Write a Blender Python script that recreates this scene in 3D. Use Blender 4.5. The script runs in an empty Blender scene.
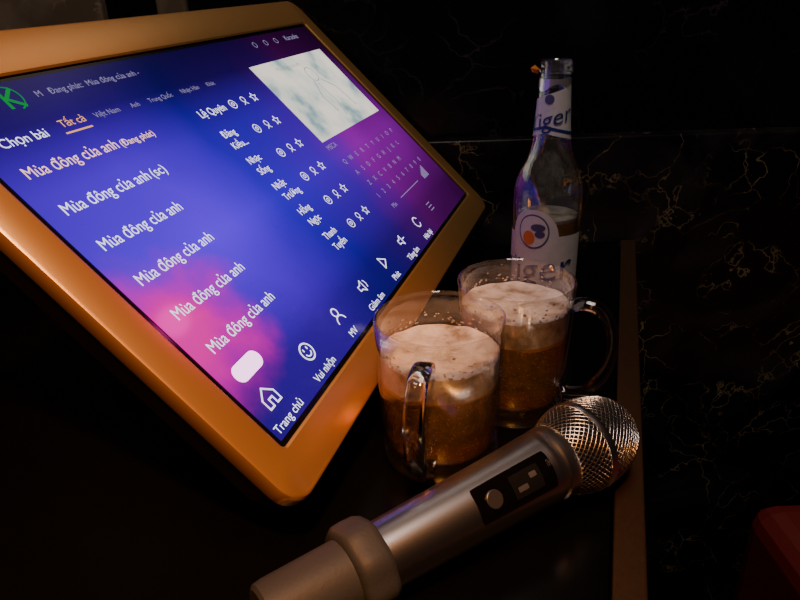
import bpy, bmesh, math, random, bisect
from mathutils import Matrix, Vector
random.seed(4)
T=0.75
col=bpy.context.scene.collection
# ------------------------------------------------------------ helpers
def new_mat(name):
    m=bpy.data.materials.new(name); m.use_nodes=True
    nt=m.node_tree
    for n in list(nt.nodes): nt.nodes.remove(n)
    out=nt.nodes.new('ShaderNodeOutputMaterial')
    return m,nt,out
def pbr(name,color,rough=.5,metal=0.,bump=0,bscale=200,spec=.5,coat=0,rvar=0,cvar=None):
    m,nt,out=new_mat(name)
    b=nt.nodes.new('ShaderNodeBsdfPrincipled')
    b.inputs['Base Color'].default_value=(*color,1)
    b.inputs['Roughness'].default_value=rough
    b.inputs['Metallic'].default_value=metal
    b.inputs['Specular IOR Level'].default_value=spec
    b.inputs['Coat Weight'].default_value=coat
    if bump or rvar or cvar:
        tc=nt.nodes.new('ShaderNodeTexCoord')
        nz=nt.nodes.new('ShaderNodeTexNoise'); nz.inputs['Scale'].default_value=bscale; nz.inputs['Detail'].default_value=4
        nt.links.new(tc.outputs['Object'],nz.inputs['Vector'])
        if bump:
            bp=nt.nodes.new('ShaderNodeBump'); bp.inputs['Strength'].default_value=bump; bp.inputs['Distance'].default_value=.001
            nt.links.new(nz.outputs['Fac'],bp.inputs['Height']); nt.links.new(bp.outputs['Normal'],b.inputs['Normal'])
        if rvar:
            mr=nt.nodes.new('ShaderNodeMapRange'); mr.inputs[3].default_value=rough-rvar; mr.inputs[4].default_value=rough+rvar
            nt.links.new(nz.outputs['Fac'],mr.inputs[0]); nt.links.new(mr.outputs[0],b.inputs['Roughness'])
        if cvar:
            mc=nt.nodes.new('ShaderNodeMix'); mc.data_type='RGBA'; mc.inputs['A'].default_value=(*color,1); mc.inputs['B'].default_value=(*cvar,1)
            nt.links.new(nz.outputs['Fac'],mc.inputs['Factor']); nt.links.new(mc.outputs['Result'],b.inputs['Base Color'])
    nt.links.new(b.outputs[0],out.inputs[0])
    return m
def emis(name,color,s):
    m,nt,out=new_mat(name)
    e=nt.nodes.new('ShaderNodeEmission'); e.inputs[0].default_value=(*color,1); e.inputs[1].default_value=s
    nt.links.new(e.outputs[0],out.inputs[0]); return m
def thin_glass(name,tint=(.96,.97,.96),f0=.045,gain=1.0,haze=0.0,hazecol=(.8,.8,.8),pw=4.0):
    m,nt,out=new_mat(name); N=nt.nodes.new; L=nt.links.new
    t=N('ShaderNodeBsdfTransparent'); t.inputs[0].default_value=(*tint,1)
    g=N('ShaderNodeBsdfGlossy'); g.inputs['Roughness'].default_value=.03; g.inputs[0].default_value=(1,1,1,1)
    lw=N('ShaderNodeLayerWeight'); lw.inputs[0].default_value=.5
    p=N('ShaderNodeMath'); p.operation='POWER'; p.inputs[1].default_value=pw; L(lw.outputs['Facing'],p.inputs[0])
    mu=N('ShaderNodeMath'); mu.operation='MULTIPLY_ADD'; mu.inputs[1].default_value=.9*gain; mu.inputs[2].default_value=f0; mu.use_clamp=True
    L(p.outputs[0],mu.inputs[0])
    mx=N('ShaderNodeMixShader'); L(mu.outputs[0],mx.inputs[0]); L(t.outputs[0],mx.inputs[1]); L(g.outputs[0],mx.inputs[2])
    last=mx
    if haze>0:
        d=N('ShaderNodeBsdfDiffuse'); d.inputs[0].default_value=(*hazecol,1)
        tc=N('ShaderNodeTexCoord'); nz=N('ShaderNodeTexNoise'); nz.inputs['Scale'].default_value=60; nz.inputs['Detail'].default_value=6
        L(tc.outputs['Object'],nz.inputs['Vector'])
        m2=N('ShaderNodeMath'); m2.operation='MULTIPLY'; m2.inputs[1].default_value=haze
        L(nz.outputs['Fac'],m2.inputs[0])
        mx2=N('ShaderNodeMixShader'); L(m2.outputs[0],mx2.inputs[0])
        L(mx.outputs[0],mx2.inputs[1]); L(d.outputs[0],mx2.inputs[2]); last=mx2
    L(last.outputs[0],out.inputs[0]); return m
def link(o,parent=None):
    col.objects.link(o)
    if parent: o.parent=parent
    return o
def mesh(name,verts,faces,mat,parent=None,smooth=False,M=None):
    me=bpy.data.meshes.new(name); me.from_pydata([tuple(v) for v in verts],[],faces)
    bm=bmesh.new(); bm.from_mesh(me); bmesh.ops.recalc_face_normals(bm,faces=bm.faces); bm.to_mesh(me); bm.free()
    me.materials.append(mat)
    if smooth:
        for p in me.polygons: p.use_smooth=True
    o=bpy.data.objects.new(name,me)
    if M is not None: o.matrix_local=M
    return link(o,parent)
def autosmooth(o,ang=35):
    me=o.data
    for p in me.polygons: p.use_smooth=True
    bm=bmesh.new(); bm.from_mesh(me)
    for e in bm.edges:
        if len(e.link_faces)==2 and e.calc_face_angle(0)>math.radians(ang): e.smooth=False
    bm.to_mesh(me); bm.free()
def lathe(name,prof,mat,parent=None,n=96,M=None,closed=False,ang=35):
    V=[];F=[];idx=[]
    for (r,z) in prof:
        if r<1e-6: idx.append([len(V)]); V.append((0,0,z))
        else:
            idx.append(list(range(len(V),len(V)+n)))
            for i in range(n):
                a=2*math.pi*i/n; V.append((r*math.cos(a),r*math.sin(a),z))
    pairs=[(i,i+1) for i in range(len(prof)-1)]
    if closed: pairs.append((len(prof)-1,0))
    for a,b in pairs:
        A,B=idx[a],idx[b]
        for i in range(n):
            j=(i+1)%n
            if len(A)==1 and len(B)==1: continue
            if len(A)==1: F.append((A[0],B[i],B[j]))
            elif len(B)==1: F.append((A[i],A[j],B[0]))
            else: F.append((A[i],A[j],B[j],B[i]))
    o=mesh(name,V,F,mat,parent,M=M); autosmooth(o,ang); return o
def box(name,x0,x1,y0,y1,z0,z1,mat,parent=None,bev=0,M=None):
    V=[(x,y,z) for z in (z0,z1) for (x,y) in ((x0,y0),(x1,y0),(x1,y1),(x0,y1))]
    F=[(0,1,2,3),(4,5,6,7),(0,1,5,4),(1,2,6,5),(2,3,7,6),(3,0,4,7)]
    o=mesh(name,V,F,mat,parent,M=M)
    if bev:
        b=o.modifiers.new('bevel','BEVEL'); b.width=bev; b.segments=3
    return o
def prism(name,pts,z0,z1,mat,parent=None,bev=0,M=None):
    n=len(pts); V=[(x,y,z0) for x,y in pts]+[(x,y,z1) for x,y in pts]
    F=[tuple(range(n)),tuple(range(n,2*n))]+[(i,(i+1)%n,n+(i+1)%n,n+i) for i in range(n)]
    o=mesh(name,V,F,mat,parent,M=M)
    if bev:
        b=o.modifiers.new('bevel','BEVEL'); b.width=bev; b.segments=3; b.limit_method='ANGLE'
    return o
def rr(x0,x1,y0,y1,r,n=10):
    P=[]
    for cx,cy,a0 in ((x1-r,y1-r,0),(x0+r,y1-r,90),(x0+r,y0+r,180),(x1-r,y0+r,270)):
        for i in range(n+1):
            a=math.radians(a0+90*i/n); P.append((cx+r*math.cos(a),cy+r*math.sin(a)))
    return P
def loops(name,Ls,mat,parent=None,capfirst=False,caplast=False,closed=False,ang=30):
    V=[];F=[];n=len(Ls[0])
    for L in Ls: V+=L
    m=len(Ls)
    for k in range(m if closed else m-1):
        a=k*n;b=((k+1)%m)*n
        for i in range(n):
            j=(i+1)%n; F.append((a+i,a+j,b+j,b+i))
    if capfirst: F.append(tuple(range(n)))
    if caplast: F.append(tuple(range((m-1)*n,m*n)))
    o=mesh(name,V,F,mat,parent); autosmooth(o,ang); return o
def empty(name,M):
    e=bpy.data.objects.new(name,None); e.empty_display_size=.05; e.matrix_world=M; col.objects.link(e); return e
def text_geo(body,size=1.0):
    c=bpy.data.curves.new('t','FONT'); c.body=body; c.size=size; c.resolution_u=3
    o=bpy.data.objects.new('t',c); col.objects.link(o)
    bpy.context.view_layer.update()
    dg=bpy.context.evaluated_depsgraph_get()
    me=bpy.data.meshes.new_from_object(o.evaluated_get(dg))
    V=[v.co.copy() for v in me.vertices]; F=[tuple(p.vertices) for p in me.polygons]
    bpy.data.objects.remove(o); bpy.data.curves.remove(c); bpy.data.meshes.remove(me)
    if not V: return V,F,(0,0,0,0)
    return V,F,(min(v.x for v in V),max(v.x for v in V),min(v.y for v in V),max(v.y for v in V))
class Geo:
    def __init__(s): s.V=[];s.F=[]
    def add(s,V,F):
        k=len(s.V); s.V+=V; s.F+=[tuple(i+k for i in f) for f in F]
    def text(s,body,x,y,width=None,size=None,z=0,anchor='l',vs=1.0):
        V,F,bb=text_geo(body)
        if not V: return
        k=size if size else width/(bb[1]-bb[0])
        w=(bb[1]-bb[0])*k
        ox=x-(w/2 if anchor=='c' else 0)
        s.add([Vector((ox+(v.x-bb[0])*k,y+v.y*k*vs,z)) for v in V],F)
    def stroke(s,pts,w,closed=False,z=0):
        n=len(pts)
        for i in range(n if closed else n-1):
            a=Vector(pts[i]);b=Vector(pts[(i+1)%n]);d=(b-a)
            if d.length<1e-9: continue
            d.normalize();p=Vector((-d.y,d.x))*w/2; e=d*w*.4
            q=[a-e+p,a-e-p,b+e-p,b+e+p]
            s.add([Vector((t.x,t.y,z)) for t in q],[(0,1,2,3)])
    def ring(s,x,y,r,w,z=0,n=20,a0=0,a1=360):
        pts=[(x+r*math.cos(math.radians(a0+(a1-a0)*i/n)),y+r*math.sin(math.radians(a0+(a1-a0)*i/n))) for i in range(n+1)]
        s.stroke(pts,w,z=z)
    def poly(s,pts,z=0):
        s.add([Vector((x,y,z)) for x,y in pts],[tuple(range(len(pts)))])
    def build(s,name,mat,parent): 
        me=bpy.data.meshes.new(name); me.from_pydata([tuple(v) for v in s.V],[],s.F); me.materials.append(mat)
        return link(bpy.data.objects.new(name,me),parent)

# ------------------------------------------------------------ camera
cp,sp=math.cos(.4133),math.sin(.4133); c_,s_=math.cos(.0317),math.sin(.0317)
Fw=Vector((0,cp,-sp));U0=Vector((0,sp,cp));R0=Vector((1,0,0))
R=c_*R0-s_*U0; U=s_*R0+c_*U0
cd=bpy.data.cameras.new("camera"); cam=bpy.data.objects.new("camera",cd); col.objects.link(cam)
M=Matrix.Identity(4)
for i in range(3): M[i][0]=R[i];M[i][1]=U[i];M[i][2]=-Fw[i]
M[2][3]=T+.2803
cam.matrix_world=M; cd.sensor_width=36; cd.lens=653.3*36/800; cd.clip_start=.01
bpy.context.scene.camera=cam

# ------------------------------------------------------------ materials
def marble(name,scale,veincol,base=(.010,.009,.009),amt=1.0,rough=.22,cloud=(.05,.045,.045)):
    m,nt,out=new_mat(name); N=nt.nodes.new; L=nt.links.new
    tc=N('ShaderNodeTexCoord'); mp=N('ShaderNodeMapping'); mp.inputs['Scale'].default_value=(scale,scale,scale); mp.inputs['Rotation'].default_value=(.3,.5,.2)
    L(tc.outputs['Object'],mp.inputs[0])
    n1=N('ShaderNodeTexNoise'); n1.inputs['Scale'].default_value=3.0; n1.inputs['Detail'].default_value=7
    L(mp.outputs[0],n1.inputs['Vector'])
    mixv=N('ShaderNodeMix'); mixv.data_type='VECTOR'; mixv.inputs['Factor'].default_value=.45
    L(mp.outputs[0],mixv.inputs['A']); L(n1.outputs['Color'],mixv.inputs['B'])
    vo=N('ShaderNodeTexVoronoi'); vo.feature='DISTANCE_TO_EDGE'; vo.inputs['Scale'].default_value=9
    L(mixv.outputs['Result'],vo.inputs['Vector'])
    cr=N('ShaderNodeValToRGB'); cr.color_ramp.elements[0].position=0; cr.color_ramp.elements[0].color=(1,1,1,1)
    cr.color_ramp.elements[1].position=.022; cr.color_ramp.elements[1].color=(0,0,0,1)
    L(vo.outputs['Distance'],cr.inputs[0])
    n2=N('ShaderNodeTexNoise'); n2.inputs['Scale'].default_value=4.5; n2.inputs['Detail'].default_value=6
    L(mp.outputs[0],n2.inputs['Vector'])
    c2=N('ShaderNodeValToRGB'); c2.color_ramp.elements[0].position=.45; c2.color_ramp.elements[1].position=.66
    L(n2.outputs['Fac'],c2.inputs[0])
    mu=N('ShaderNodeMath'); mu.operation='MULTIPLY'; L(cr.outputs[0],mu.inputs[0]); L(c2.outputs[0],mu.inputs[1])
    m3=N('ShaderNodeMath'); m3.operation='MULTIPLY'; m3.inputs[1].default_value=amt; L(mu.outputs[0],m3.inputs[0])
    n3=N('ShaderNodeTexNoise'); n3.inputs['Scale'].default_value=2.0; n3.inputs['Detail'].default_value=8; n3.inputs['Distortion'].default_value=1.2
    L(mp.outputs[0],n3.inputs['Vector'])
    c3=N('ShaderNodeValToRGB'); c3.color_ramp.elements[0].position=.5; c3.color_ramp.elements[0].color=(*base,1); c3.color_ramp.elements[1].position=.75; c3.color_ramp.elements[1].color=(*cloud,1)
    L(n3.outputs['Fac'],c3.inputs[0])
    mc=N('ShaderNodeMix'); mc.data_type='RGBA'; L(m3.outputs[0],mc.inputs['Factor'])
    L(c3.outputs[0],mc.inputs['A']); mc.inputs['B'].default_value=(*veincol,1)
    b=N('ShaderNodeBsdfPrincipled'); b.inputs['Roughness'].default_value=rough
    L(mc.outputs['Result'],b.inputs['Base Color']); L(b.outputs[0],out.inputs[0]); return m
m_wall=marble('black_marble',3.2,(.34,.26,.13),base=(.006,.005,.005),cloud=(.036,.031,.032))
m_wall2=marble('black_marble_dark',2.0,(.07,.055,.045),base=(.004,.0035,.0035),amt=.5,cloud=(.015,.013,.013))
m_beige=marble('beige_marble',4.0,(.50,.42,.34),base=(.12,.09,.06),amt=.8,rough=.3,cloud=(.28,.21,.15))
m_floor=marble('dark_floor_tile',1.0,(.05,.045,.04),base=(.004,.004,.004),amt=.5,rough=.3,cloud=(.012,.011,.01))
m_ceil=pbr('ceiling_paint',(.03,.028,.03),.8,bump=.1)
m_table=pbr('black_lacquer',(.0022,.0022,.0022),.22,bump=.03,bscale=60,rvar=.05,spec=.22)
m_trim=pbr('bronze_edge_trim',(.10,.050,.022),.42,metal=.6,bump=.1,bscale=300,cvar=(.06,.031,.015))
m_bezel=pbr('gold_metal_bezel',(.93,.50,.16),.30,metal=.82,bump=.03,bscale=900)
m_house=pbr('housing_black_plastic',(.008,.007,.007),.5,bump=.05,bscale=900)
m_border=pbr('screen_black_border',(.004,.004,.005),.10)
m_silver=pbr('brushed_silver',(.50,.50,.51),.31,metal=1.0,bump=.02,bscale=1200,rvar=.03)
m_chrome=pbr('grille_steel',(.75,.74,.73),.24,metal=1.)
m_foam_in=pbr('grille_inner_foam',(.006,.006,.006),.9)
m_rubber=pbr('grey_rubber',(.040,.044,.054),.55,bump=.15,bscale=500,spec=.3)
m_black=pbr('gloss_black_panel',(.003,.003,.0035),.10)
m_lcd=pbr('lcd_window',(.010,.011,.012),.12)
m_btn=pbr('button_dark_metal',(.05,.05,.055),.35,metal=.3)
m_print=pbr('grey_print',(.07,.07,.08),.5)
m_glass=thin_glass('mug_glass',gain=1.0,f0=.07,haze=.02,hazecol=(.8,.8,.8),pw=2.6)
m_bglass=thin_glass('bottle_glass',tint=(.90,.92,.88),gain=1.0,f0=.08,haze=.05,hazecol=(.45,.46,.44),pw=2.8)
def real_glass(name):
    m,nt,out=new_mat(name); b=nt.nodes.new('ShaderNodeBsdfPrincipled')
    b.inputs['Base Color'].default_value=(1,1,1,1); b.inputs['Roughness'].default_value=.04
    b.inputs['Transmission Weight'].default_value=1; b.inputs['IOR'].default_value=1.5
    nt.links.new(b.outputs[0],out.inputs[0]); return m
m_handle=real_glass('handle_glass')
def beer_mat(name='lager_beer',lo=.12,hi=.30):
    m,nt,out=new_mat(name); N=nt.nodes.new; L=nt.links.new
    t=N('ShaderNodeBsdfTransparent'); t.inputs[0].default_value=(.90,.66,.26,1)
    d=N('ShaderNodeBsdfPrincipled'); d.inputs['Base Color'].default_value=(.92,.55,.10,1); d.inputs['Roughness'].default_value=.12
    tc=N('ShaderNodeTexCoord'); n=N('ShaderNodeTexNoise'); n.inputs['Scale'].default_value=140; n.inputs['Detail'].default_value=5
    L(tc.outputs['Object'],n.inputs['Vector'])
    mr=N('ShaderNodeMapRange'); mr.inputs[1].default_value=.3; mr.inputs[2].default_value=.75; mr.inputs[3].default_value=lo; mr.inputs[4].default_value=hi
    L(n.outputs['Fac'],mr.inputs[0])
    v=N('ShaderNodeTexVoronoi'); v.inputs['Scale'].default_value=380; L(tc.outputs['Object'],v.inputs['Vector'])
    lt=N('ShaderNodeMath'); lt.operation='LESS_THAN'; lt.inputs[1].default_value=.18; L(v.outputs['Distance'],lt.inputs[0])
    ml=N('ShaderNodeMath'); ml.operation='MULTIPLY_ADD'; ml.inputs[1].default_value=.40; L(lt.outputs[0],ml.inputs[0]); L(mr.outputs[0],ml.inputs[2])
    x=N('ShaderNodeMixShader'); L(ml.outputs[0],x.inputs[0])
    L(t.outputs[0],x.inputs[1]); L(d.outputs[0],x.inputs[2]); L(x.outputs[0],out.inputs[0]); return m
m_beer=beer_mat()
def foam_mat():
    m,nt,out=new_mat('beer_foam'); N=nt.nodes.new;L=nt.links.new
    b=N('ShaderNodeBsdfPrincipled'); b.inputs['Roughness'].default_value=.45
    tc=N('ShaderNodeTexCoord'); v=N('ShaderNodeTexVoronoi'); v.inputs['Scale'].default_value=420
    L(tc.outputs['Object'],v.inputs['Vector'])
    n=N('ShaderNodeTexNoise'); n.inputs['Scale'].default_value=70; n.inputs['Detail'].default_value=7; L(tc.outputs['Object'],n.inputs['Vector'])
    cr=N('ShaderNodeValToRGB'); e=cr.color_ramp.elements; e[0].position=.34; e[0].color=(.28,.22,.17,1)
    e[1].position=.62; e[1].color=(.72,.67,.66,1); k=e.new(.47); k.color=(.56,.50,.46,1)
    L(n.outputs['Fac'],cr.inputs[0]); L(cr.outputs[0],b.inputs['Base Color'])
    bp=N('ShaderNodeBump'); bp.inputs['Strength'].default_value=.5; bp.inputs['Distance'].default_value=.001
    L(v.outputs['Distance'],bp.inputs['Height']); L(bp.outputs['Normal'],b.inputs['Normal'])
    L(b.outputs[0],out.inputs[0]); return m
m_foam=foam_mat()

# ------------------------------------------------------------ room
box('floor',-2.2,2.2,-1.6,.84,-.05,0,m_floor)
box('ceiling',-2.2,2.2,-1.6,.92,2.6,2.65,m_ceil)
wb=empty('wall_back',Matrix.Translation((0,.84,0)))
box('upper_panel',-2.2,2.2,0,.08,0,2.6,m_wall2,wb)
box('lower_panel',-2.2,2.2,-.03,-.0005,.0,T+.135,m_wall,wb,bev=.003)
box('trim_1',-.56,-.33,.820,.8395,T+.1355,2.6,m_beige,bev=.004)
box('trim_2',-.27,-.235,.825,.8395,T+.1355,2.6,m_beige,bev=.004)

# ------------------------------------------------------------ table / kiosk
tab=empty('karaoke_table',Matrix.Translation((0,0,0)))
def ex(y): return .123+.331*(y-.245)
yb=.808
A=(ex(.10),.10);B=(ex(yb),yb);C=(-.95,yb);D=(-.66,.36)
ins=lambda p,k:(p[0]-k,p[1])
prism('top',[ins(A,.021),ins(B,.021),C,D],T-.04,T,m_table,tab)
prism('edge_trim',[ins(A,.019),A,B,ins(B,.019)],T-.045,T+.0015,m_trim,tab,bev=.0015)
prism('cabinet',[(A[0]-.05,A[1]+.03),(B[0]-.04,B[1]-.005),(C[0]+.03,C[1]-.005),(D[0]+.04,D[1]+.03)],0,T-.04,m_house,tab)

# ------------------------------------------------------------ sofa at right
m_sofa=pbr('red_leatherette',(.16,.012,.008),.55,bump=.2,bscale=150)
sf=empty('sofa_bench',Matrix.Translation((.43,.05,0)))
box('seat',0,1.1,-.7,.60,.22,.46,m_sofa,sf,bev=.03)
box('base',.03,1.07,-.67,.58,0,.22,m_house,sf)

# ------------------------------------------------------------ touchscreen
d1=Vector((.3165,.9474,.0479)).normalized(); d2=Vector((.6811,-.1918,-.7066)); d2=(d2-d1*d1.dot(d2)).normalized()
Nn=d1.cross(-d2); W=.4842;H=W*9/16
O=Vector((-.0676,.3046,.0579+T))-H*d2
Ms=Matrix.Identity(4)
for i in range(3): Ms[i][0]=d1[i];Ms[i][1]=-d2[i];Ms[i][2]=Nn[i];Ms[i][3]=O[i]
scr=empty('karaoke_touchscreen',Ms)
def L3(P,z): return [(x,y,z) for x,y in P]
x0,x1,y0,y1=-.024,.509,-.300,.034
rO=.016
loops('bezel',[L3(rr(x0+.001,x1-.001,y0+.001,y1-.001,rO),-.012),L3(rr(x0,x1,y0,y1,rO),-.010),L3(rr(x0,x1,y0,y1,rO),-.0025),L3(rr(x0+.0008,x1-.0008,y0+.0008,y1-.0008,rO),-.0008),
  L3(rr(x0+.0025,x1-.0025,y0+.0025,y1-.0025,rO-.002),0),L3(rr(-.0015,W+.0015,-H-.0015,.0015,.004),0),L3(rr(0,W,-H,0,.003),-.001),L3(rr(0,W,-H,0,.003),-.003)],m_bezel,scr)
loops('housing',[L3(rr(x0+.03,x1-.03,y0+.03,y1-.03,rO),-.042),L3(rr(x0+.006,x1-.006,y0+.006,y1-.006,rO),-.030),L3(rr(x0+.0015,x1-.0015,y0+.0015,y1-.0015,rO),-.012)],m_house,scr,capfirst=True,caplast=True)
mesh('border_glass',[(0,-H,-.0022),(W,-H,-.0022),(W,0,-.0022),(0,0,-.0022)],[(0,1,2,3)],m_border,scr)
def ui_mat():
    m,nt,out=new_mat('ui_wallpaper_lamp_glow'); N=nt.nodes.new;L=nt.links.new
    tc=N('ShaderNodeTexCoord'); sx=N('ShaderNodeSeparateXYZ'); L(tc.outputs['Object'],sx.inputs[0])
    mr=N('ShaderNodeMapRange'); mr.inputs[1].default_value=0; mr.inputs[2].default_value=W; L(sx.outputs[0],mr.inputs[0])
    nz=N('ShaderNodeTexNoise'); nz.inputs['Scale'].default_value=7; nz.inputs['Detail'].default_value=2; L(tc.outputs['Object'],nz.inputs['Vector'])
    a=N('ShaderNodeMath'); a.operation='MULTIPLY_ADD'; a.inputs[1].default_value=.35; L(nz.outputs['Fac'],a.inputs[0]); 
    s=N('ShaderNodeMath'); s.operation='SUBTRACT'; s.inputs[1].default_value=.17; L(mr.outputs[0],s.inputs[0]); L(s.outputs[0],a.inputs[2])
    cr=N('ShaderNodeValToRGB'); e=cr.color_ramp.elements
    e[0].position=.0; e[0].color=(.09,.0,.85,1)
    e[1].position=1; e[1].color=(.12,.0,.18,1)
    for p,c in ((.20,(.13,.0,1.15)),(.42,(.035,.0,.62)),(.60,(.07,.0,.50)),(.78,(.27,.0,.38))):
        k=e.new(p); k.color=(*c,1)
    L(a.outputs[0],cr.inputs[0])
    my=N('ShaderNodeMapRange'); my.inputs[1].default_value=0; my.inputs[2].default_value=-H; L(sx.outputs[1],my.inputs[0])
    cv=N('ShaderNodeValToRGB'); f=cv.color_ramp.elements; f[0].position=0; f[0].color=(.07,.07,.07,1); f[1].position=1; f[1].color=(.22,.22,.22,1)
    for p,v in ((.13,.14),(.30,.68),(.55,1.0),(.80,.50),(.88,.28)):
        k=f.new(p); k.color=(v,v,v,1)
    L(my.outputs[0],cv.inputs[0])
    mu=N('ShaderNodeMix'); mu.data_type='RGBA'; mu.blend_type='MULTIPLY'; mu.inputs['Factor'].default_value=1
    L(cr.outputs[0],mu.inputs['A']); L(cv.outputs[0],mu.inputs['B'])
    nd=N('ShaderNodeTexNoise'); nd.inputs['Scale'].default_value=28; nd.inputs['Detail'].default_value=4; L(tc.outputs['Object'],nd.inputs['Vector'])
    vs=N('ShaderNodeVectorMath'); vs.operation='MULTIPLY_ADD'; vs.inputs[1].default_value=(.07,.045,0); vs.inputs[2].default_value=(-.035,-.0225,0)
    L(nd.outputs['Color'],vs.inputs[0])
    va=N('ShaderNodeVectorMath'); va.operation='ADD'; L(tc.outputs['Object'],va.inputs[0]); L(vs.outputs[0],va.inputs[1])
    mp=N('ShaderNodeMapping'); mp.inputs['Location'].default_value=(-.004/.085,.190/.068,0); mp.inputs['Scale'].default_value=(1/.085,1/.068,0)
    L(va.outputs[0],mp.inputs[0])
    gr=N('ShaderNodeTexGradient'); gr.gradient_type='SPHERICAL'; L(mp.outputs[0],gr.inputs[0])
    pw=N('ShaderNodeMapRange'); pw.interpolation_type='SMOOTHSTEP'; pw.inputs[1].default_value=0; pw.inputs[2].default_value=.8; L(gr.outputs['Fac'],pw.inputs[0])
    ad=N('ShaderNodeMix'); ad.data_type='RGBA'; L(pw.outputs[0],ad.inputs['Factor']); L(mu.outputs['Result'],ad.inputs['A']); ad.inputs['B'].default_value=(.95,.0,.42,1)  # pink lamp's reflection at lower left, painted into the wallpaper emission
    b=N('ShaderNodeBsdfPrincipled'); b.inputs['Base Color'].default_value=(.001,.001,.001,1); b.inputs['Roughness'].default_value=.08; b.inputs['Specular IOR Level'].default_value=.3
    L(ad.outputs['Result'],b.inputs['Emission Color']); b.inputs['Emission Strength'].default_value=1.05
    L(b.outputs[0],out.inputs[0]); return m
bd=.0035
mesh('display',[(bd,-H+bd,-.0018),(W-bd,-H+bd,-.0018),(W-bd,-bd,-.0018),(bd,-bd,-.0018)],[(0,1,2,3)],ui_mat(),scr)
zt=-.0015
G=Geo(); g2=Geo(); g3=Geo(); g4=Geo()
mm=.001
rows=[66.5,94.3,122.2,150.1,178,205.8]
singers=[("Lệ Quyên",),("Đăng","Kiều..."),("Nhạc","Sống"),("Nhật","Trường"),("Hồng","Ngọc"),("Thanh","Tuyền")]
g5=Geo()
for k,v in enumerate(rows):
    y=-(v+1.5)*mm
    (g5 if k==0 else G).text("Mùa đông của anh",17*mm,y,width=.075,z=zt,vs=1.12)
    if k==0: g5.text("(Đang phát)",95*mm,y,width=.034,z=zt)
    if k==1: G.text("(sc)",95*mm,y,width=.014,z=zt)
    sg=singers[k]
    if len(sg)==1: G.text(sg[0],188*mm,y,size=.0092,z=zt,vs=1.12)
    else:
        G.text(sg[0],190*mm,y+.0055,size=.0084,z=zt,vs=1.12); G.text(sg[1],190*mm,y-.006,size=.0084,z=zt,vs=1.12)
    for j,x in enumerate((237,255,272)):
        cx=x*mm; cy=y+.003; w_=.0007
        if j==0: G.ring(cx,cy,.0042,w_,z=zt); G.ring(cx,cy,.0016,w_,z=zt,n=8)
        elif j==1:
            G.ring(cx,cy+.0012,.0027,w_,z=zt); G.stroke([(cx-.003,cy-.0042),(cx,cy-.002),(cx+.003,cy-.0042)],w_,z=zt)
        else:
            st=[(cx+(.0048 if q%2==0 else .0022)*math.cos(math.radians(90+36*q)),cy+(.0048 if q%2==0 else .0022)*math.sin(math.radians(90+36*q))) for q in range(10)]
            G.stroke(st,w_,closed=True,z=zt)
G.text("Chọn bài",20*mm,-.046,width=.034,z=zt)
for t,x,w in (("Việt Nam",97,24),("Anh",133,9),("Trung Quốc",153,28),("Nhạc Hàn",193,24),("Khác",229,11)):
    g2.text(t,x*mm,-.043,width=w*mm,z=zt)
g3.text("Tất cả",67*mm,-.043,width=.021,z=zt); g3.stroke([(.066,-.0475),(.088,-.0475)],.0012,z=zt)
g2.text("M   Đang phát:  Mùa đông của anh -",72*mm,-.0185,width=.098,z=zt)
for x in (350,372,394): g2.ring(x*mm,-.014,.003,.0007,z=zt)
g2.text("Karaoke",.415,-.0165,width=.03,z=zt)
g4.stroke([(.049,-.009),(.049,-.022)],.0024,z=zt); g4.stroke([(.058,-.009),(.0505,-.0155),(.059,-.022)],.0024,z=zt)
g4.ring(.0525,-.0155,.0088,.0010,z=zt,a0=-70,a1=100)
g2.text("MSCA",.305,-.141,width=.020,z=zt)
for r_,kk in enumerate(["QWERTYUIOP","ASDFGHJKL","ZXCVBNM","1234567890"]):
    for j,ch in enumerate(kk): g2.text(ch,(.312+j*.0155+ (r_%3)*.003),-(.160+r_*.0150),size=.0078,z=zt,anchor='c')
g2.stroke([(.345,-.219),(.405,-.219)],.0008,z=zt); g2.text("Min",.318,-.222,size=.0075,z=zt)
for j in range(6): g2.stroke([(.425+j*.003,-.222),(.425+j*.003,-.217+j*.0015)],.002,z=zt)
def lab(x,t,w=None): G.text(t,x,-.2660,size=.0080,z=zt,anchor='c')
cx=.022; cy=-.247
G.stroke([(cx-.0065,cy-.006),(cx-.0065,cy+.001),(cx,cy+.0068),(cx+.0065,cy+.001),(cx+.0065,cy-.006),(cx+.002,cy-.006),(cx+.002,cy-.001),(cx-.002,cy-.001),(cx-.002,cy-.006)],.0012,closed=True,z=zt); lab(cx,"Trang chủ")
cx=.075; G.ring(cx,cy,.0062,.0012,z=zt); G.ring(cx,cy-.0002,.0032,.0010,z=zt,a0=200,a1=340,n=8); G.stroke([(cx-.0022,cy+.0015),(cx-.0022,cy+.0028)],.0011,z=zt); G.stroke([(cx+.0022,cy+.0015),(cx+.0022,cy+.0028)],.0011,z=zt); lab(cx,"Vui nhộn")
cx=.127; G.ring(cx,cy+.003,.0033,.0011,z=zt); G.ring(cx,cy-.0062,.0058,.0011,z=zt,a0=10,a1=170,n=10); lab(cx,"MV")
cx=.178; G.stroke([(cx-.006,cy-.002),(cx-.006,cy+.002),(cx-.002,cy+.002),(cx+.002,cy+.005),(cx+.002,cy-.005),(cx-.002,cy-.002)],.0010,closed=True,z=zt); G.ring(cx+.002,cy,.005,.0009,z=zt,a0=-40,a1=40,n=6); lab(cx,"Giảm âm")
cx=.229; G.stroke([(cx-.004,cy-.0055),(cx-.004,cy+.0055),(cx+.0055,cy)],.0011,closed=True,z=zt); lab(cx,"Phát")
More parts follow.
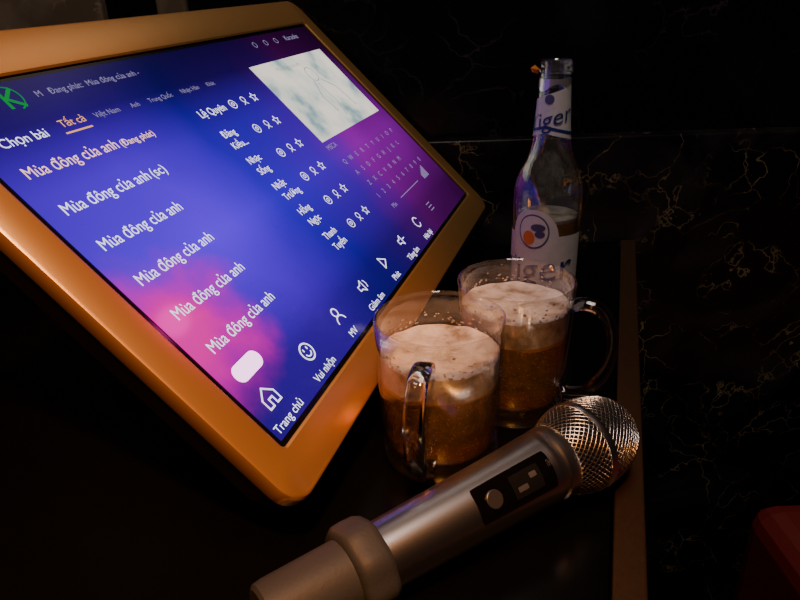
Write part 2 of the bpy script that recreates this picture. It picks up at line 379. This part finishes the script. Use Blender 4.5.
cx=.280; G.stroke([(cx-.006,cy-.002),(cx-.006,cy+.002),(cx-.002,cy+.002),(cx+.002,cy+.005),(cx+.002,cy-.005),(cx-.002,cy-.002)],.0010,closed=True,z=zt); G.stroke([(cx+.004,cy),(cx+.008,cy)],.001,z=zt); lab(cx,"Tăng âm")
cx=.331; G.ring(cx,cy,.0055,.0010,z=zt,a0=30,a1=330); lab(cx,"Hát lại")
cx=.382; 
for dy in (.004,0,-.004): g2.stroke([(cx-.005,cy+dy),(cx+.005,cy+dy)],.0010,z=zt)
m_uiw=emis('ui_text_white',(.78,.76,1.0),2.0); m_uid=emis('ui_text_dim',(.42,.36,.62),.75)
G.build('ui_song_text',m_uiw,scr); g2.build('ui_small_text',m_uid,scr)
g5.build('ui_playing_text',emis('ui_text_peach',(1.0,.58,.50),1.8),scr)
g3.build('ui_tab_text',emis('ui_text_amber',(1,.45,.15),1.3),scr); g4.build('ui_logo',emis('ui_logo_green',(.01,.36,.06),.8),scr)
P=rr(.014,.042,-.2315,-.2195,.0058,6); gp=Geo(); gp.poly(P,z=zt); gp.build('ui_button',emis('ui_button_pink',(1,.50,.90),3.2),scr)
def thumb():
    m,nt,out=new_mat('ui_video'); N=nt.nodes.new;L=nt.links.new
    tc=N('ShaderNodeTexCoord'); nz=N('ShaderNodeTexNoise'); nz.inputs['Scale'].default_value=26; nz.inputs['Detail'].default_value=6
    L(tc.outputs['Object'],nz.inputs['Vector'])
    cr=N('ShaderNodeValToRGB'); e=cr.color_ramp.elements; e[0].position=.34; e[0].color=(.26,.40,.44,1); e[1].position=.60; e[1].color=(1.0,.90,.78,1)
    k=e.new(.46); k.color=(.72,.76,.68,1)
    L(nz.outputs['Fac'],cr.inputs[0]); em=N('ShaderNodeEmission'); em.inputs[1].default_value=1.15; L(cr.outputs[0],em.inputs[0]); L(em.outputs[0],out.inputs[0]); return m
mesh('ui_video',[(.306,-.131,zt),(.466,-.131,zt),(.466,-.036,zt),(.306,-.036,zt)],[(0,1,2,3)],thumb(),scr)
gv=Geo()
gv.ring(.400,-.062,.009,.0012,z=zt+.0002); gv.stroke([(.392,-.070),(.380,-.090),(.384,-.110)],.0016,z=zt+.0002); gv.stroke([(.408,-.070),(.425,-.085),(.430,-.112)],.0016,z=zt+.0002); gv.stroke([(.396,-.074),(.400,-.100),(.392,-.118)],.0012,z=zt+.0002)
gv.text("Mùa đông của anh",.345,-.0485,width=.05,z=zt+.0002)
gv.build('ui_video_figure',emis('ui_video_ink',(.45,.52,.50),.9),scr)
inv=Ms.inverted()
def top(u,v): return Vector((u,-v,-.0405))
tp=[top(.14,.10),top(.36,.10),top(.36,.21),top(.14,.21)]
bt=[]
for p in tp:
    w=Ms@p; bt.append(inv@Vector((w.x,w.y,T+.012)))
mesh('stand_column',tp+bt,[(0,1,2,3),(4,5,6,7),(0,1,5,4),(1,2,6,5),(2,3,7,6),(3,0,4,7)],m_house,scr)
cc=sum((Ms@p for p in tp),Vector())/4
fp=[]
for a,b in ((-.15,-.10),(.15,-.10),(.15,.10),(-.15,.10)):
    q=Vector((cc.x,cc.y,T))+Vector((.317,.948,0))*a+Vector((.948,-.317,0))*b; fp.append(q)
Vf=[inv@Vector((q.x,q.y,T+.0005)) for q in fp]+[inv@Vector((q.x,q.y,T+.012)) for q in fp]
mesh('stand_foot',Vf,[(0,1,2,3),(4,5,6,7),(0,1,5,4),(1,2,6,5),(2,3,7,6),(3,0,4,7)],m_house,scr)

# ------------------------------------------------------------ beer mugs
def sweep(name,path,w,t,side,mat,parent,n=16,pw=3.0):
    pts=[]
    P=[path[0]]+path+[path[-1]]
    for i in range(1,len(P)-2):
        for k in range(8):
            u=k/8; a,b,c,d=P[i-1],P[i],P[i+1],P[i+2]
            pts.append(.5*((2*b)+(-a+c)*u+(2*a-5*b+4*c-d)*u*u+(-a+3*b-3*c+d)*u**3))
    pts.append(path[-1])
    Ls=[]
    for i,p in enumerate(pts):
        tg=(pts[min(i+1,len(pts)-1)]-pts[max(i-1,0)]).normalized()
        nr=tg.cross(side).normalized(); L=[]
        for j in range(n):
            a=2*math.pi*j/n; ca,sa=math.cos(a),math.sin(a)
            rx=abs(ca)**(2/pw)*(1 if ca>=0 else -1); ry=abs(sa)**(2/pw)*(1 if sa>=0 else -1)
            L.append(tuple(p+side*rx*w/2+nr*ry*t/2))
        Ls.append(L)
    return loops(name,Ls,mat,parent,True,True,ang=50)
def mug(x,y,ang,ftop,fbot):
    e=empty('beer_mug',Matrix.Translation((x,y,T))@Matrix.Rotation(ang,4,'Z'))
    Rt,Rb,Hm=.0425,.0392,.1037
    prof=[(0,.0012),(.030,.0012),(.034,0),(.0375,.0004),(Rb,.004),(.0398,.012),(.0405,.04),(.0415,.075),(.0421,Hm-.004),(Rt,Hm-.0018),(.0421,Hm-.0004),(.0412,Hm),(.0404,Hm-.0008),(.0401,Hm-.003),
          (.0396,.075),(.0385,.04),(.0376,.018),(.035,.0135),(0,.0125)]
    lathe('glass_body',prof,m_glass,e,n=128)
    ri=lambda z:.0374+(z-.018)*(.0399-.0376)/(.1-.018)
    lathe('beer',[(0,.0129),(.0345,.0139),(ri(.018),.0185),(ri(fbot),fbot+.002),(0,fbot+.002)],m_beer,e,n=96)
    n=96;V=[];F=[];rings=14
    def topz(r,a): return ftop-.0015*(1-(r/.039)**4)+.0004*math.sin(7*a+r*200)*r/.04+.0003*math.sin(13*a-r*420)
    rb=ri(fbot)-.0002; rt=ri(ftop)-.0002
    V.append((0,0,fbot)); 
    for i in range(n):
        a=2*math.pi*i/n; V.append((rb*math.cos(a),rb*math.sin(a),fbot+.0010*math.sin(3*a)+.0006*math.sin(8*a)))
    for i in range(n): F.append((0,1+i,1+(i+1)%n))
    base=1
    for k in range(rings):
        r=rt*(1-k/rings)
        for i in range(n):
            a=2*math.pi*i/n; V.append((r*math.cos(a),r*math.sin(a),topz(r,a)))
        nb=1+n*(k+1)
        for i in range(n):
            j=(i+1)%n; F.append((base+i,base+j,nb+j,nb+i))
        base=nb
    V.append((0,0,topz(0,0)))
    for i in range(n): F.append((base+i,base+(i+1)%n,len(V)-1))
    o=mesh('foam',V,F,m_foam,e); autosmooth(o,50)
    Vl=[];Fl=[]
    for q in range(150):
        a=random.uniform(0,2*math.pi); z=ftop+abs(random.gauss(0,.005)); z=min(z,Hm-.004); s=random.uniform(.0003,.0008); rw=ri(z)-.0001
        k=len(Vl)
        for i in range(7):
            b=2*math.pi*i/7; ax_=a+s*1.6*math.cos(b)/rw; Vl.append((rw*math.cos(ax_),rw*math.sin(ax_),z+s*math.sin(b)))
        Fl.append(tuple(range(k,k+7)))
    mesh('foam_lacing',Vl,Fl,m_foam,e)
    hp=[Vector(p) for p in ((.0405,0,.0885),(.049,0,.0915),(.060,0,.0885),(.0685,0,.076),(.0705,0,.058),(.066,0,.038),(.056,0,.024),(.047,0,.019),(.0395,0,.018))]
    sweep('handle',hp,.0125,.0080,Vector((0,1,0)),m_handle,e)
    return e
mug(.0248,.3757,math.radians(270-16),.079,.060)
mug(.0843,.4350,math.radians(-26),.085,.064)

# ------------------------------------------------------------ bottle
bx,by=.1385,.5844
bo=empty('beer_bottle',Matrix.Translation((bx,by,T)))
op=[(0,.003),(.022,.003),(.026,0),(.0295,.001),(.031,.005),(.031,.125),(.0306,.132),(.0290,.140),(.0255,.149),(.0215,.157),(.0185,.165),(.0165,.175),(.0152,.190),(.0140,.210),(.0131,.226),(.0131,.2305),(.0146,.2315),(.0148,.234),(.0134,.2352),(.0134,.2395),(.0128,.2410),(.0110,.2412),(.0100,.2400),
    (.0100,.226),(.0115,.205),(.0132,.180),(.0160,.164),(.0190,.156),(.0230,.148),(.0265,.139),(.0282,.130),(.0285,.120),(.0285,.008),(.024,.006),(0,.007)]
lathe('glass_body',op,m_bglass,bo,n=96)
lathe('beer',[(0,.0075),(.0235,.0066),(.0281,.0085),(.0281,.104),(0,.104)],beer_mat('bottle_beer',.25,.45),bo,n=64)
lathe('foam',[(.001,.1042),(.0279,.1042),(.0281,.107),(.026,.1065),(.001,.106)],m_foam,bo,n=64)
m_label=pbr('label_paper',(.68,.68,.66),.5,bump=.1,bscale=120,cvar=(.48,.48,.48))
m_blue=pbr('label_blue',(.012,.025,.17),.5); m_or=pbr('label_orange',(.60,.16,.03),.5)
m_foil=pbr('torn_foil',(.85,.30,.04),.4,metal=.3)
m_silverfoil=pbr('silver_foil',(.72,.72,.74),.3,metal=.8,bump=.4,bscale=220)
def rad(z):
    pr=op[:20]
    for a,b in zip(pr,pr[1:]):
        if a[1]<=z<=b[1] and b[1]>a[1]: return a[0]+(b[0]-a[0])*(z-a[1])/(b[1]-a[1])
    return .031
face=math.radians(-124)
def wrap(name,fn_lo,fn_hi,half,mat,off,center=face,nx=60,nz=24):
    V=[];F=[]
    for i in range(nx+1):
        u=-1+2*i/nx; a=center+u*half
        for k in range(nz+1):
            z=fn_lo(u)+(fn_hi(u)-fn_lo(u))*k/nz; r=rad(z)+off
            V.append((r*math.cos(a),r*math.sin(a),z))
    for i in range(nx):
        for k in range(nz):
            a=i*(nz+1)+k; F.append((a,a+nz+1,a+nz+2,a+1))
    return mesh(name,V,F,mat,bo,smooth=True)
wrap('body_label',lambda u:.028,lambda u:.094+.024*math.sqrt(max(0,1-(u*2.2)**2)) if abs(u)<.45 else .094,math.radians(92),m_label,.0003)
wrap('neck_label',lambda u:.172+.010*(1-abs(u)),lambda u:.214+.012*u,math.radians(150),m_label,.0003)
wrap('neck_label_band',lambda u:.176+.010*(1-abs(u)),lambda u:.1785+.010*(1-abs(u)),math.radians(150),m_blue,.0006)
wrap('neck_foil',lambda u:.219+.003*math.sin(9*u),lambda u:.2262,math.radians(170),m_silverfoil,.0003)
def wrap_text(name,body,z0,size,mat,off,center=face,slant=0):
    V,F,bb=text_geo(body); w=(bb[1]-bb[0])*size; out=[]
    for v in V:
        xx=(v.x-bb[0])*size-w/2; z=z0+v.y*size+slant*xx
        r=rad(z)+off; a=center+xx/rad(z); out.append((r*math.cos(a),r*math.sin(a),z))
    mesh(name,out,F,mat,bo)
wrap_text('body_label_text','Tiger',.050,.036,m_blue,.0011,slant=.14)
wrap_text('neck_label_text','Tiger',.187,.020,m_blue,.0009,center=face+.1,slant=.30)
def disc_wrap(name,z0,r0,mat,off,center,sy=1.0):
    V=[];F=[];n=28
    for k in range(5):
        rr_=r0*k/4
        for i in range(n):
            a=2*math.pi*i/n; xx=rr_*math.cos(a); z=z0+rr_*math.sin(a)*sy; r=rad(z)+off; an=center+xx/rad(z)
            V.append((r*math.cos(an),r*math.sin(an),z))
    for k in range(4):
        for i in range(n):
            j=(i+1)%n; F.append((k*n+i,k*n+j,(k+1)*n+j,(k+1)*n+i))
    mesh(name,V,F,mat,bo)
m_purp=pbr('label_emblem_ink',(.07,.06,.16),.5)
disc_wrap('label_emblem',.098,.0145,m_purp,.0006,face,1.1); disc_wrap('label_emblem_ground',.098,.0132,m_label,.0008,face,1.1)
disc_wrap('label_emblem_core',.092,.0055,m_or,.0010,face-.12,1.2); disc_wrap('label_emblem_leaf',.102,.0065,m_purp,.0010,face+.14,.55); disc_wrap('label_emblem_leaf_2',.096,.0045,m_purp,.0010,face+.2,.7)
disc_wrap('neck_emblem',.210,.004,m_purp,.0006,face+.1)
fv=[(-.0145,-.004,.2335),(-.019,-.005,.2375),(-.0225,-.004,.2350),(-.0205,-.002,.2315),(-.0155,-.003,.2300),(-.018,-.0075,.2340)]
mesh('torn_foil',fv,[(0,1,5),(1,2,5),(2,3,5),(3,4,5),(4,0,5),(0,1,2,3,4)],m_foil,bo)

# ------------------------------------------------------------ microphone
tail=Vector((-.0665,.2190,T+.0245)); head=Vector((.1190,.3430,T+.0290))
ax=(head-tail).normalized(); sd=Vector((ax.y,-ax.x,0)).normalized(); up=sd.cross(ax).normalized()
if up.z<0: up=-up
Mm=Matrix.Identity(4)
sx_=up.cross(ax).normalized()
for i in range(3): Mm[i][0]=sx_[i];Mm[i][1]=up[i];Mm[i][2]=ax[i];Mm[i][3]=tail[i]
cs=1 if sx_.y<0 else -1
mic=empty('wireless_microphone',Mm)
hl=(head-tail).length
zs=hl-.034
bz=[(.060,.0176),(.110,.0192),(.160,.0210),(zs-.016,.0219)]
rb0=bz[-1][1]
def brad(z): 
    for a,b in zip(bz,bz[1:]):
        if z<=b[0]: return a[1]+(b[1]-a[1])*(z-a[0])/(b[0]-a[0])
    return rb0
lathe('body',[(.0155,.046),(.0174,.048)]+[(r,z) for z,r in bz]+[(.0219,zs-.0125),(.0212,zs-.0110),(.0212,zs-.0092),(.0223,zs-.0080),(.0225,zs-.001),(.0217,zs+.0005),(0,zs+.0005)],m_silver,mic,n=96)
lathe('tail_cap',[(0,-.002),(.0150,-.002),(.0170,-.0005),(.0177,.004),(.0186,.046),(.0165,.0475)],m_rubber,mic,n=64)
Ls=[]
for (r,z,k) in ((.0176,.042,0),(.0218,.0425,.5),(.0235,.045,1),(.0240,.050,1),(.0238,.057,1),(.0226,.0605,.7),(.0182,.062,0)):
    L=[]
    for i in range(96):
        a=2*math.pi*i/96; q=r+k*.0006*math.cos(8*a); L.append((q*math.cos(a),q*math.sin(a),z))
    Ls.append(L)
loops('anti_roll_ring',Ls,m_rubber,mic,ang=60)
Rg=.0283; gb=hl-.0125
DL=hl+.0275-gb
def gprof(t):
    if t<.38:
        u=t/.38; return (.0216+(Rg-.0216)*math.sin(u*math.pi/2), zs+(gb-zs)*u)
    u=(t-.38)/.62; a=u*math.pi/2
    return (Rg*max(0,math.cos(a))**.62, gb+DL*math.sin(a))
fine=[gprof(i/400) for i in range(401)]; Ls_=[0]
for a,b in zip(fine,fine[1:]): Ls_.append(Ls_[-1]+math.hypot(b[0]-a[0],b[1]-a[1]))
def at(s):
    i=min(len(fine)-1,bisect.bisect_left(Ls_,s)); return fine[i]
tot=Ls_[-1]
gp_=[at(tot*i/48) for i in range(48)]
lathe('grille_foam',[(max(.0005,r-.0017),z-.0004) for r,z in gp_]+[(0,fine[-1][1]-.0018)],m_foam_in,mic,n=64)
NA=46; NR=43
V=[];F=[]
for k in range(NR):
    r,z=at(tot*.985*k/(NR-1)); r=max(r,.0012)
    for i in range(NA):
        a=2*math.pi*(i+.5*(k%2))/NA; V.append((r*math.cos(a),r*math.sin(a),z))
for k in range(0,NR-2):
    for i in range(NA):
        if k%2==0: l=(k+1)*NA+(i-1)%NA; rgt=(k+1)*NA+i
        else: l=(k+1)*NA+i; rgt=(k+1)*NA+(i+1)%NA
        F.append((k*NA+i,rgt,(k+2)*NA+i,l))
E=set()
for f in F:
    for a,b in zip(f,f[1:]+f[:1]): E.add((min(a,b),max(a,b)))
WV=[];WF=[]; rw=.00036
for a,b in sorted(E):
    p=Vector(V[a]);q=Vector(V[b]); d=(q-p)
    if d.length<.0004: continue
    d.normalize(); nn=Vector((p.x,p.y,0)).normalized()
    s1=d.cross(nn).normalized(); s2=d.cross(s1).normalized(); k=len(WV)
    for pt in (p-d*.0001,q+d*.0001):
        for j in range(5):
            an=2*math.pi*j/5; WV.append(pt+(s1*math.cos(an)+s2*math.sin(an))*rw)
    for j in range(5): WF.append((k+j,k+(j+1)%5,k+5+(j+1)%5,k+5+j))
me=bpy.data.meshes.new('grille_mesh'); me.from_pydata([tuple(v) for v in WV],[],WF); me.materials.append(m_chrome)
for p in me.polygons: p.use_smooth=True
link(bpy.data.objects.new('grille_mesh',me),mic)
lathe('grille_band',[(Rg-.0008,gb-.0028),(Rg+.0005,gb-.0025),(Rg+.0008,gb-.001),(Rg+.0008,gb+.001),(Rg+.0005,gb+.0025),(Rg-.0008,gb+.0028)],m_chrome,mic,n=96)
mid=math.radians(42) if cs>0 else math.radians(138)
def patch(name,z0,z1,half,off,mat,ca=mid,rc=.3):
    V=[];F=[];na=20;nz=20
    for i in range(na+1):
        u=-1+2*i/na
        for k in range(nz+1):
            w=-1+2*k/nz
            uu=u*math.sqrt(1-rc*w*w/2*abs(w)**4); ww=w*math.sqrt(1-rc*u*u/2*abs(u)**4)
            a=ca+uu*half; z=(z0+z1)/2+ww*(z1-z0)/2; r=brad(z)+off
            V.append((r*math.cos(a),r*math.sin(a),z))
    for i in range(na):
        for k in range(nz):
            q=i*(nz+1)+k; F.append((q,q+nz+1,q+nz+2,q+1))
    return mesh(name,V,F,mat,mic,smooth=True)
patch('display_panel',.116,.170,.52,.0004,m_black,rc=.12)
patch('lcd_window',.140,.161,.32,.0007,m_lcd,rc=.1)
def disc(name,z0,ca,r0,off,mat,h=.0008):
    r=brad(z0); c=Vector(((r)*math.cos(ca),(r)*math.sin(ca),z0)); nn=Vector((math.cos(ca),math.sin(ca),0)); t1=Vector((0,0,1)); t2=nn.cross(t1)
    Ls=[]
    for rr_,hh in ((r0,off-.001),(r0,off+h*.6),(r0*.9,off+h)):
        Ls.append([tuple(c+nn*hh+(t1*math.cos(2*math.pi*i/32)+t2*math.sin(2*math.pi*i/32))*rr_) for i in range(32)])
    loops(name,Ls,mat,mic,caplast=True)
disc('power_button',.1270,mid,.0052,.0006,m_btn)
patch('status_mark_1',.143,.150,.07,.0009,m_print,ca=mid+.1); patch('status_mark_2',.153,.158,.07,.0009,m_print,ca=mid-.1)
V,Fc,bb=text_geo("UHF"); k=.006; out=[]
for v in V:
    zz=zs-.022+(v.x-bb[0])*k*.35; a=mid-.25+((v.y)*k)/.0226; r=.0222
    out.append((r*math.cos(a),r*math.sin(a),zz))
mesh('barrel_print',out,Fc,m_print,mic)

# ------------------------------------------------------------ lights
def area(name,loc,tgt,size,e,colr):
    ld=bpy.data.lights.new(name,'AREA'); ld.shape='DISK'; ld.size=size; ld.energy=e; ld.color=colr
    o=bpy.data.objects.new(name,ld); col.objects.link(o); o.location=loc
    d=(Vector(tgt)-Vector(loc)); o.rotation_euler=d.to_track_quat('-Z','Y').to_euler(); return o
def spot(name,loc,tgt,r,e,colr,ang,blend=.5):
    ld=bpy.data.lights.new(name,'SPOT'); ld.shadow_soft_size=r; ld.energy=e; ld.color=colr; ld.spot_size=math.radians(ang); ld.spot_blend=blend
    o=bpy.data.objects.new(name,ld); col.objects.link(o); o.location=loc
    d=(Vector(tgt)-Vector(loc)); o.rotation_euler=d.to_track_quat('-Z','Y').to_euler(); return o
spot('warm_spot_lamp',(-.02,-.25,T+1.25),(-.16,.30,T+.10),.07,125,(1,.34,.05),31,1.0)
spot('pink_spot_lamp',(.428,.776,T+.677),(-.150,.334,T+.125),.03,.5,(1,.04,.45),16,.9)
area('top_fill_light',(.10,.10,2.3),(.12,.42,T),.6,10,(1,.82,.74))  # added overhead fill that brightens mugs and mic, not a room fixture
w=bpy.data.worlds.new('world'); bpy.context.scene.world=w; w.use_nodes=True
bg=w.node_tree.nodes['Background']; bg.inputs[0].default_value=(.5,.45,.55,1); bg.inputs[1].default_value=.01
